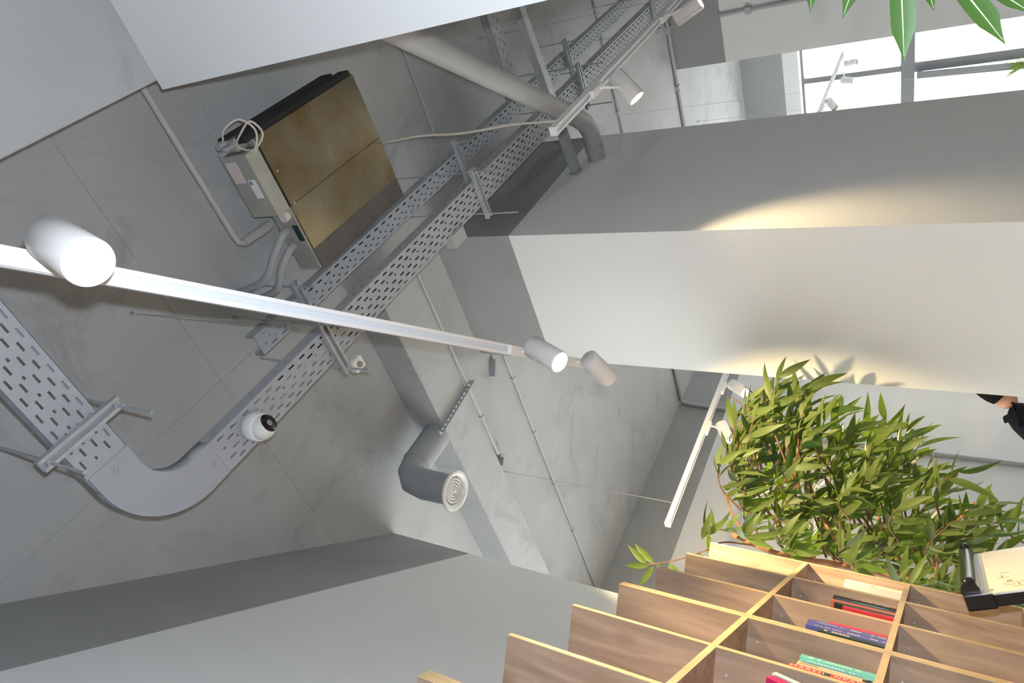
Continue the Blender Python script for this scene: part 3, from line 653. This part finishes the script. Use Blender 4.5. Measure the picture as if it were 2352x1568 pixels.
def pot(parent, c, r, h):
    MB().lathe(c, UP, [(0, 0), (r*.72, 0), (r*.75, .01), (r, h-.03), (r*1.05, h-.03), (r*1.05, h), (r*.95, h), (r*.93, h-.05)], 32).build('pot', M_pot, parent)
    MB().lathe(c, UP, [(r*.93, h-.05), (0, h-.045)], 32).build('soil', M_soil, parent)
rnd = random.Random(21)
pl = thing('potted_ficus', W(3.95, .75, FL), 'big leafy ficus with long narrow leaves rising behind the end of the bookcase', 'plant')
pot(pl, W(3.95, .75, FL), .22, .42)
trunk = spline([W(3.95, .75, FL+.38), W(3.95, .79, -.6), W(3.92, .76, -.1), W(3.90, .71, .15), W(3.88, .705, .40), W(3.86, .715, .68), W(3.84, .66, .95)], 6)
MB().tube(trunk, [.034-.022*i/(len(trunk)-1) for i in range(len(trunk))], 12).build('trunk', M_bark, pl)
LM = [leaf_mesh('ficus_leaf_a', .165, .043, .22, .16, M_leaf), leaf_mesh('ficus_leaf_b', .14, .038, .10, .2, M_leaf), leaf_mesh('ficus_leaf_c', .19, .041, .30, .14, M_leaf)]
leaves = []
CC = W(3.9, .35, .4)
def twig(base, tip, nl, droop=.45, rr=.0028):
    mid = (base+tip)/2+UP*.05+V((rnd.uniform(-.03, .03), rnd.uniform(-.03, .03), 0))
    pts = spline([base, mid, tip], 5)
    MB().tube(pts, [rr*2.0-(rr*1.4)*i/(len(pts)-1) for i in range(len(pts))], 7).build('branch', M_twig, pl)
    d0 = (pts[-1]-pts[-4]).normalized(); L_ = (tip-base).length
    for k in range(nl):
        f = 1-(k/nl)*min(.9, .30/L_); x = f*(len(pts)-1); i = min(int(x), len(pts)-2); p = pts[i].lerp(pts[i+1], x-i)
        a = k*2.4+rnd.random()
        u = d0.orthogonal().normalized(); w = d0.cross(u)
        d = d0*.35+(u*math.cos(a)+w*math.sin(a))*.75-UP*droop*rnd.uniform(.3, 1.5)-N3*.55+V((rnd.uniform(-.25, .25), rnd.uniform(-.25, .25), 0))
        tipp = p+d.normalized()*.16
        if tipp.x > 2.88 and tipp.y < 2.68: continue
        nr = UP*rnd.uniform(-.2, 1)-D3*rnd.uniform(-.2, 1.3)+V((rnd.uniform(-.6, .6), rnd.uniform(-.6, .6), rnd.uniform(-.5, .5)))
        leaves.append((p, d, nr, rnd.uniform(.7, 1.1), rnd.randrange(3)))
# crown: (along, across, height above eye) of twig tips
rows_ = [(-.15, .60, .92), (-.08, .48, .95), (0.0, .30, 1.0), (.05, .2, 1.02), (.10, .12, 1.06), (.20, -.02, 1.08), (.30, -.14, 1.05), (.40, -.22, 1.0), (.50, -.28, .95), (.60, -.32, .85), (.68, -.2, .7)]
for n, z0, z1 in rows_:
    z = z0
    while z < z1:
        a = 3.5+rnd.random()*.75
        tip = W(a, n+rnd.uniform(-.05, .05), z+rnd.uniform(-.03, .03)); z += .10
        if tip.x > 2.85 and tip.y < 2.70: continue
        k = min(len(trunk)-1, max(0, int(len(trunk)*(.36+.55*max(0, min(1, (z+.1)/1.1))))))
        bp = trunk[k].lerp(tip, rnd.uniform(.3, .65) if (tip-trunk[k]).length > .3 else .1)
        twig(bp, tip, rnd.choice((9, 10, 11)))
for (bn, bz), (tn, tz_) in (((.66, .2), (.2, .3)), ((.66, .45), (.15, .62)), ((.68, .6), (.3, .9)), ((.68, .1), (.3, -.1)), ((.7, .8), (.45, 1.0))):
    MB().tube(spline([W(3.9, bn+.05, bz-.08), W(3.85, (bn+tn)/2+.03, (bz+tz_)/2+.02), W(3.82, tn, tz_)], 6), [.010-.0004*i for i in range(13)], 8).build('branch', M_bark, pl)
# two tall shoots against the pillar and the low sprig over the bookcase
for tipc, mid in ((W(3.72, -.12, .92), W(3.85, .12, .62)), (W(3.8, -.06, 1.0), W(3.85, .16, .66))):
    pts = spline([trunk[len(trunk)//2], mid, tipc], 6)
    MB().tube(pts, [.007-.004*i/(len(pts)-1) for i in range(len(pts))], 8).build('branch', M_twig, pl)
pts = spline([W(3.5, .70, .98), W(3.48, .78, 1.13), W(3.45, .82, 1.25)], 5)
MB().tube(pts, .0035, 7).build('branch', M_twig, pl)
MB().tube(spline([trunk[-4], W(3.7, .68, .95), W(3.5, .70, .98)], 5), .005, 7).build('branch', M_twig, pl)
for (p, d) in ((W(3.45, .82, 1.24), W(3.45, .86, 1.40)-W(3.45, .82, 1.25)), (W(3.46, .81, 1.22), -N3*.05+UP*.10-UP*.02), (W(3.45, .82, 1.22), N3*.09+UP*.05), (W(3.45, .82, 1.25), UP*.1-N3*.06), (W(3.46, .80, 1.20), N3*.08-UP*.02), (W(3.47, .79, 1.15), N3*.1-UP*.1), (W(3.49, .75, 1.06), N3*.12-UP*.05), (W(3.5, .72, 1.02), N3*.1-UP*.12)):
    leaves.append((p, d, -FWD+UP*.2, 1.0, 1))
for (bp, tp_) in ((W(4.2, .5, -.35), W(4.25, .40, -.22)), (W(4.2, .45, -.4), W(4.2, .36, -.34)), (W(3.75, .62, .9), W(3.55, .66, 1.02))): twig(bp, tp_, 9)
for k in range(9):
    leaves.append((W(4.15, -.27+.004*k, .30-.012*k), -UP+N3*rnd.uniform(-.1, .5)+D3*rnd.uniform(-.3, .3), -D3, .62, 1))
rnd.shuffle(leaves)
for i, (p, d, nr, sc, k) in enumerate(leaves[:298]): place(LM[k], 'leaf', pl, p, d, nr, sc)
if len(leaves) > 298:
    b = MB()
    for (p, d, nr, sc, k) in leaves[298:]:
        d = d.normalized(); nr = (nr-d*nr.dot(d)).normalized(); y = nr.cross(d); me = LM[k]
        b.add([p+(d*v.co.x+y*v.co.y+nr*v.co.z)*sc for v in me.vertices], [tuple(f.vertices) for f in me.polygons], 0, True)
    so = b.build('foliage', M_leaf, pl); so['kind'] = 'stuff'
# near plant at the right hand side of the room, only leaf tips in view
LN = leaf_mesh('near_leaf', 1.0, .20, .10, .14, M_leaf2, True)
def near_leaf(par, base, tip, nrm, k=1.0, rib=True):
    base, tip = V(base), V(tip); o_ = place(LN, 'leaf', par, base, tip-base, nrm, (tip-base).length)
    if rib:
        d = (tip-base).normalized(); n_ = V(nrm); n_ = (n_-d*n_.dot(d)).normalized(); L_ = (tip-base).length
        MB().tube([base+d*L_*t-n_*(.10*L_*t*t-.0010) for t in (.0, .25, .5, .75, .95)], [.0016, .0014, .001, .0007, .0003], 6).build('midrib', M_rib, par)
np_ = thing('potted_ficus', P(1.0, -.32, FL), 'plant standing close to the camera, only its drooping leaf tips at the top right', 'plant')
pot(np_, P(1.0, -.32, FL), .2, .4)
st = spline([P(1.0, -.32, FL+.35), P(1.02, -.25, -.6), P(1.08, -.08, -.1), P(1.14, .06, .15), P(1.17, .12, .35)], 6)
MB().tube(st, [.02-.012*i/(len(st)-1) for i in range(len(st))], 10).build('stem', M_bark, np_)
NEAR = [((1.0515, 0.2296, 0.0895), (0.9859, 0.3536, 0.0735)), ((1.0661, 0.2663, 0.0497), (0.9999, 0.3506, -0.0293)), ((1.1643, 0.2566, 0.1367), (1.1027, 0.3228, 0.1594)), ((1.1677, 0.2641, 0.0826), (1.1469, 0.3495, 0.0505)), ((1.1102, 0.2993, 0.0205), (1.0651, 0.3423, -0.0531)), ((1.2099, 0.2344, 0.2092), (1.1389, 0.3166, 0.2064))]
for (bx_, tx_) in NEAR:
    bb, tt = V(bx_)+V((0, 0, EYE)), V(tx_)+V((0, 0, EYE))
    near_leaf(np_, bb, tt, -FWD+UP*.3)
    j = min(st, key=lambda q_: (q_-bb).length)
    MB().tube(spline([j, j.lerp(bb, .5)+UP*.03, bb], 4), .0025, 6).build('petiole', M_twig, np_)
# feathery plant hanging before the window
hp_ = thing('hanging_planter', P(6.0, 2.0, -.25), 'small bright feathery plant in a white cup hanging before the window at the right edge', 'plant')
cc = V((5.5977, 2.1459, -0.2458))+V((0, 0, EYE))
MB().lathe(cc-UP*.12, UP, [(0, 0), (.04, 0), (.055, .10), (.05, .10), (.046, .09)], 24).build('cup', M_plastic, hp_)
MB().tube([cc, V((cc.x, cc.y, HS+EYE))], .0012, 6).build('hanging_wire', M_strut, hp_)
LF = leaf_mesh('fern_frond', .19, .016, .25, .1, M_fern)
for k in range(46):
    a = rnd.uniform(0, 6.28); e = rnd.uniform(-.6, 1.1)
    place(LF, 'leaf', hp_, cc-UP*.02+V((math.cos(a), math.sin(a), 0))*.02, V((math.cos(a)*math.cos(e), math.sin(a)*math.cos(e), math.sin(e))), UP, rnd.uniform(.5, 1.0))

# ------------------------------------------------------------------ seated person behind the pillar
pe = thing('person', P(3.5, 3.62, FL), 'person in a black top leaning forward, mostly hidden behind the white pillar', 'person')
def skin(name, chain, edges, m_, sub=2):
    me = bpy.data.meshes.new(name); off = parent_loc(pe)
    me.from_pydata([tuple(V(c)+V((0, 0, EYE))-off) for c, r in chain], edges, [])
    o = bpy.data.objects.new(name, me); COL.objects.link(o); o.parent = pe; me.materials.append(m_)
    md = o.modifiers.new('skin', 'SKIN'); md.use_smooth_shade = True
    for i, (c, r) in enumerate(chain):
        sv = me.skin_vertices[0].data[i]; sv.radius = r if isinstance(r, tuple) else (r, r); sv.use_root = (i == 0)
    s_ = o.modifiers.new('sub', 'SUBSURF'); s_.levels = sub; s_.render_levels = sub
    return o
fw = V((.70, -.71, 0)); sd = V((.71, .70, 0))        # facing and sideways directions
hip = V((3.36, 3.73, -.93)); nk = V((3.662, 3.43, -.287)); ch = hip.lerp(nk, .72); hd = V((3.758, 3.318, -.195))
sL, sR = nk.lerp(ch, .3)+sd*.17, nk.lerp(ch, .3)-sd*.17
chain = [(hip, (.15, .12)), (hip.lerp(nk, .4), (.135, .11)), (ch, (.15, .12)), (nk.lerp(ch, .2), (.09, .075)), (nk, .055),
         (sL, .062), (sL+fw*.12-UP*.24, .05), (sL+fw*.36-UP*.28-sd*.05, .038),
         (sR, .062), (sR+fw*.12-UP*.24, .05), (sR+fw*.36-UP*.28+sd*.05, .038),
         (hip+sd*.1+fw*.05, .09), (hip+sd*.13+fw*.45, .07), (hip+sd*.13+fw*.42-UP*.42, .05),
         (hip-sd*.1+fw*.05, .09), (hip-sd*.13+fw*.45, .07), (hip-sd*.13+fw*.42-UP*.42, .05)]
skin('clothed_body', chain, [(0, 1), (1, 2), (2, 3), (3, 4), (3, 5), (5, 6), (6, 7), (3, 8), (8, 9), (9, 10), (0, 11), (11, 12), (12, 13), (0, 14), (14, 15), (15, 16)], M_cloth)
skin('head', [(nk+(hd-nk)*.05, .058), (nk.lerp(hd, .45), .056), (hd-UP*.01, (.078, .09)), (hd+(hd-nk)*.45, (.07, .08))], [(0, 1), (1, 2), (2, 3)], M_skin)
hb = V(hd)+V((0, 0, EYE)); ax = (hd-nk).normalized()
hair = MB(); hair.lathe(hb-fw*.012+UP*.012, (ax+UP*.3-fw*.25).normalized(), [(.086, -.075), (.096, -.035), (.098, 0), (.095, .035), (.078, .075), (.045, .10), (0, .108)], 24); hair.build('hair', M_hair, pe)
for s_ in (-1, 1): MB().lathe(hb+sd*.085*s_-UP*.02, sd*s_, [(.0, -.01), (.026, -.004), (.03, .004), (.018, .01), (0, .008)], 16).build('ear', M_skin, pe)
MB().lathe(hb+fw*.092-UP*.025, fw, [(.018, -.02), (.012, .01), (0, .022)], 12).build('nose', M_skin, pe)
for s_ in (-1, 1): MB().lathe(hb+fw*.08+sd*.032*s_+UP*.0, fw, [(.012, -.008), (.009, .004), (0, .007)], 12).build('eye', M_plastic, pe)
MB().obox(hb+fw*.082-UP*.062, (sd, fw, UP), (.024, .006, .005)).build('mouth', M_label, pe, bevel=.002)
kb = V(nk)+V((0, 0, EYE)); MB().lathe(kb-ax*.03, ax, [(.075, -.02), (.066, .012), (.060, .016), (.058, .0)], 24).build('collar', M_cloth, pe)
for s_ in (-1, 1):
    hnd = (sL if s_ > 0 else sR)+fw*.40-UP*.28-sd*.05*s_
    ch_ = [(hnd-fw*.05, .03), (hnd, (.034, .02)), (hnd+fw*.05, (.036, .016))]; e_ = [(0, 1), (1, 2)]
    for k in range(4):
        p0 = hnd+fw*.05+sd*(.026-.017*k); i0 = len(ch_)
        ch_ += [(p0+fw*.035, .0085), (p0+fw*.06-UP*.02, .0075)]; e_ += [(2, i0), (i0, i0+1)]
    i0 = len(ch_); ch_ += [(hnd+sd*.045*-s_+fw*.02, .009), (hnd+sd*.055*-s_+fw*.05-UP*.01, .008)]; e_ += [(1, i0), (i0, i0+1)]
    skin('hand', ch_, e_, M_skin, 1)
    ft = hip+sd*.13*s_+fw*.42-UP*.47
    MB().obox(V(ft)+V((0, 0, EYE-.015))+fw*.06, (fw, sd, UP), (.13, .045, .035)).build('shoe', M_black, pe, bevel=.02)
so = thing('stool', P(3.36, 3.73, FL), 'wooden stool under the person behind the pillar', 'stool')
MB().lathe(P(3.36, 3.73, -1.085), UP, [(0, -.03), (.16, -.03), (.17, -.015), (.165, 0), (0, .002)], 28).build('seat', M_stool, so)
for k in range(4):
    a = k*math.pi/2+.4; MB().tube([P(3.36+.11*math.cos(a), 3.73+.11*math.sin(a), -1.11), P(3.36+.16*math.cos(a), 3.73+.16*math.sin(a), FL)], .015, 10).build('leg', M_stool, so)
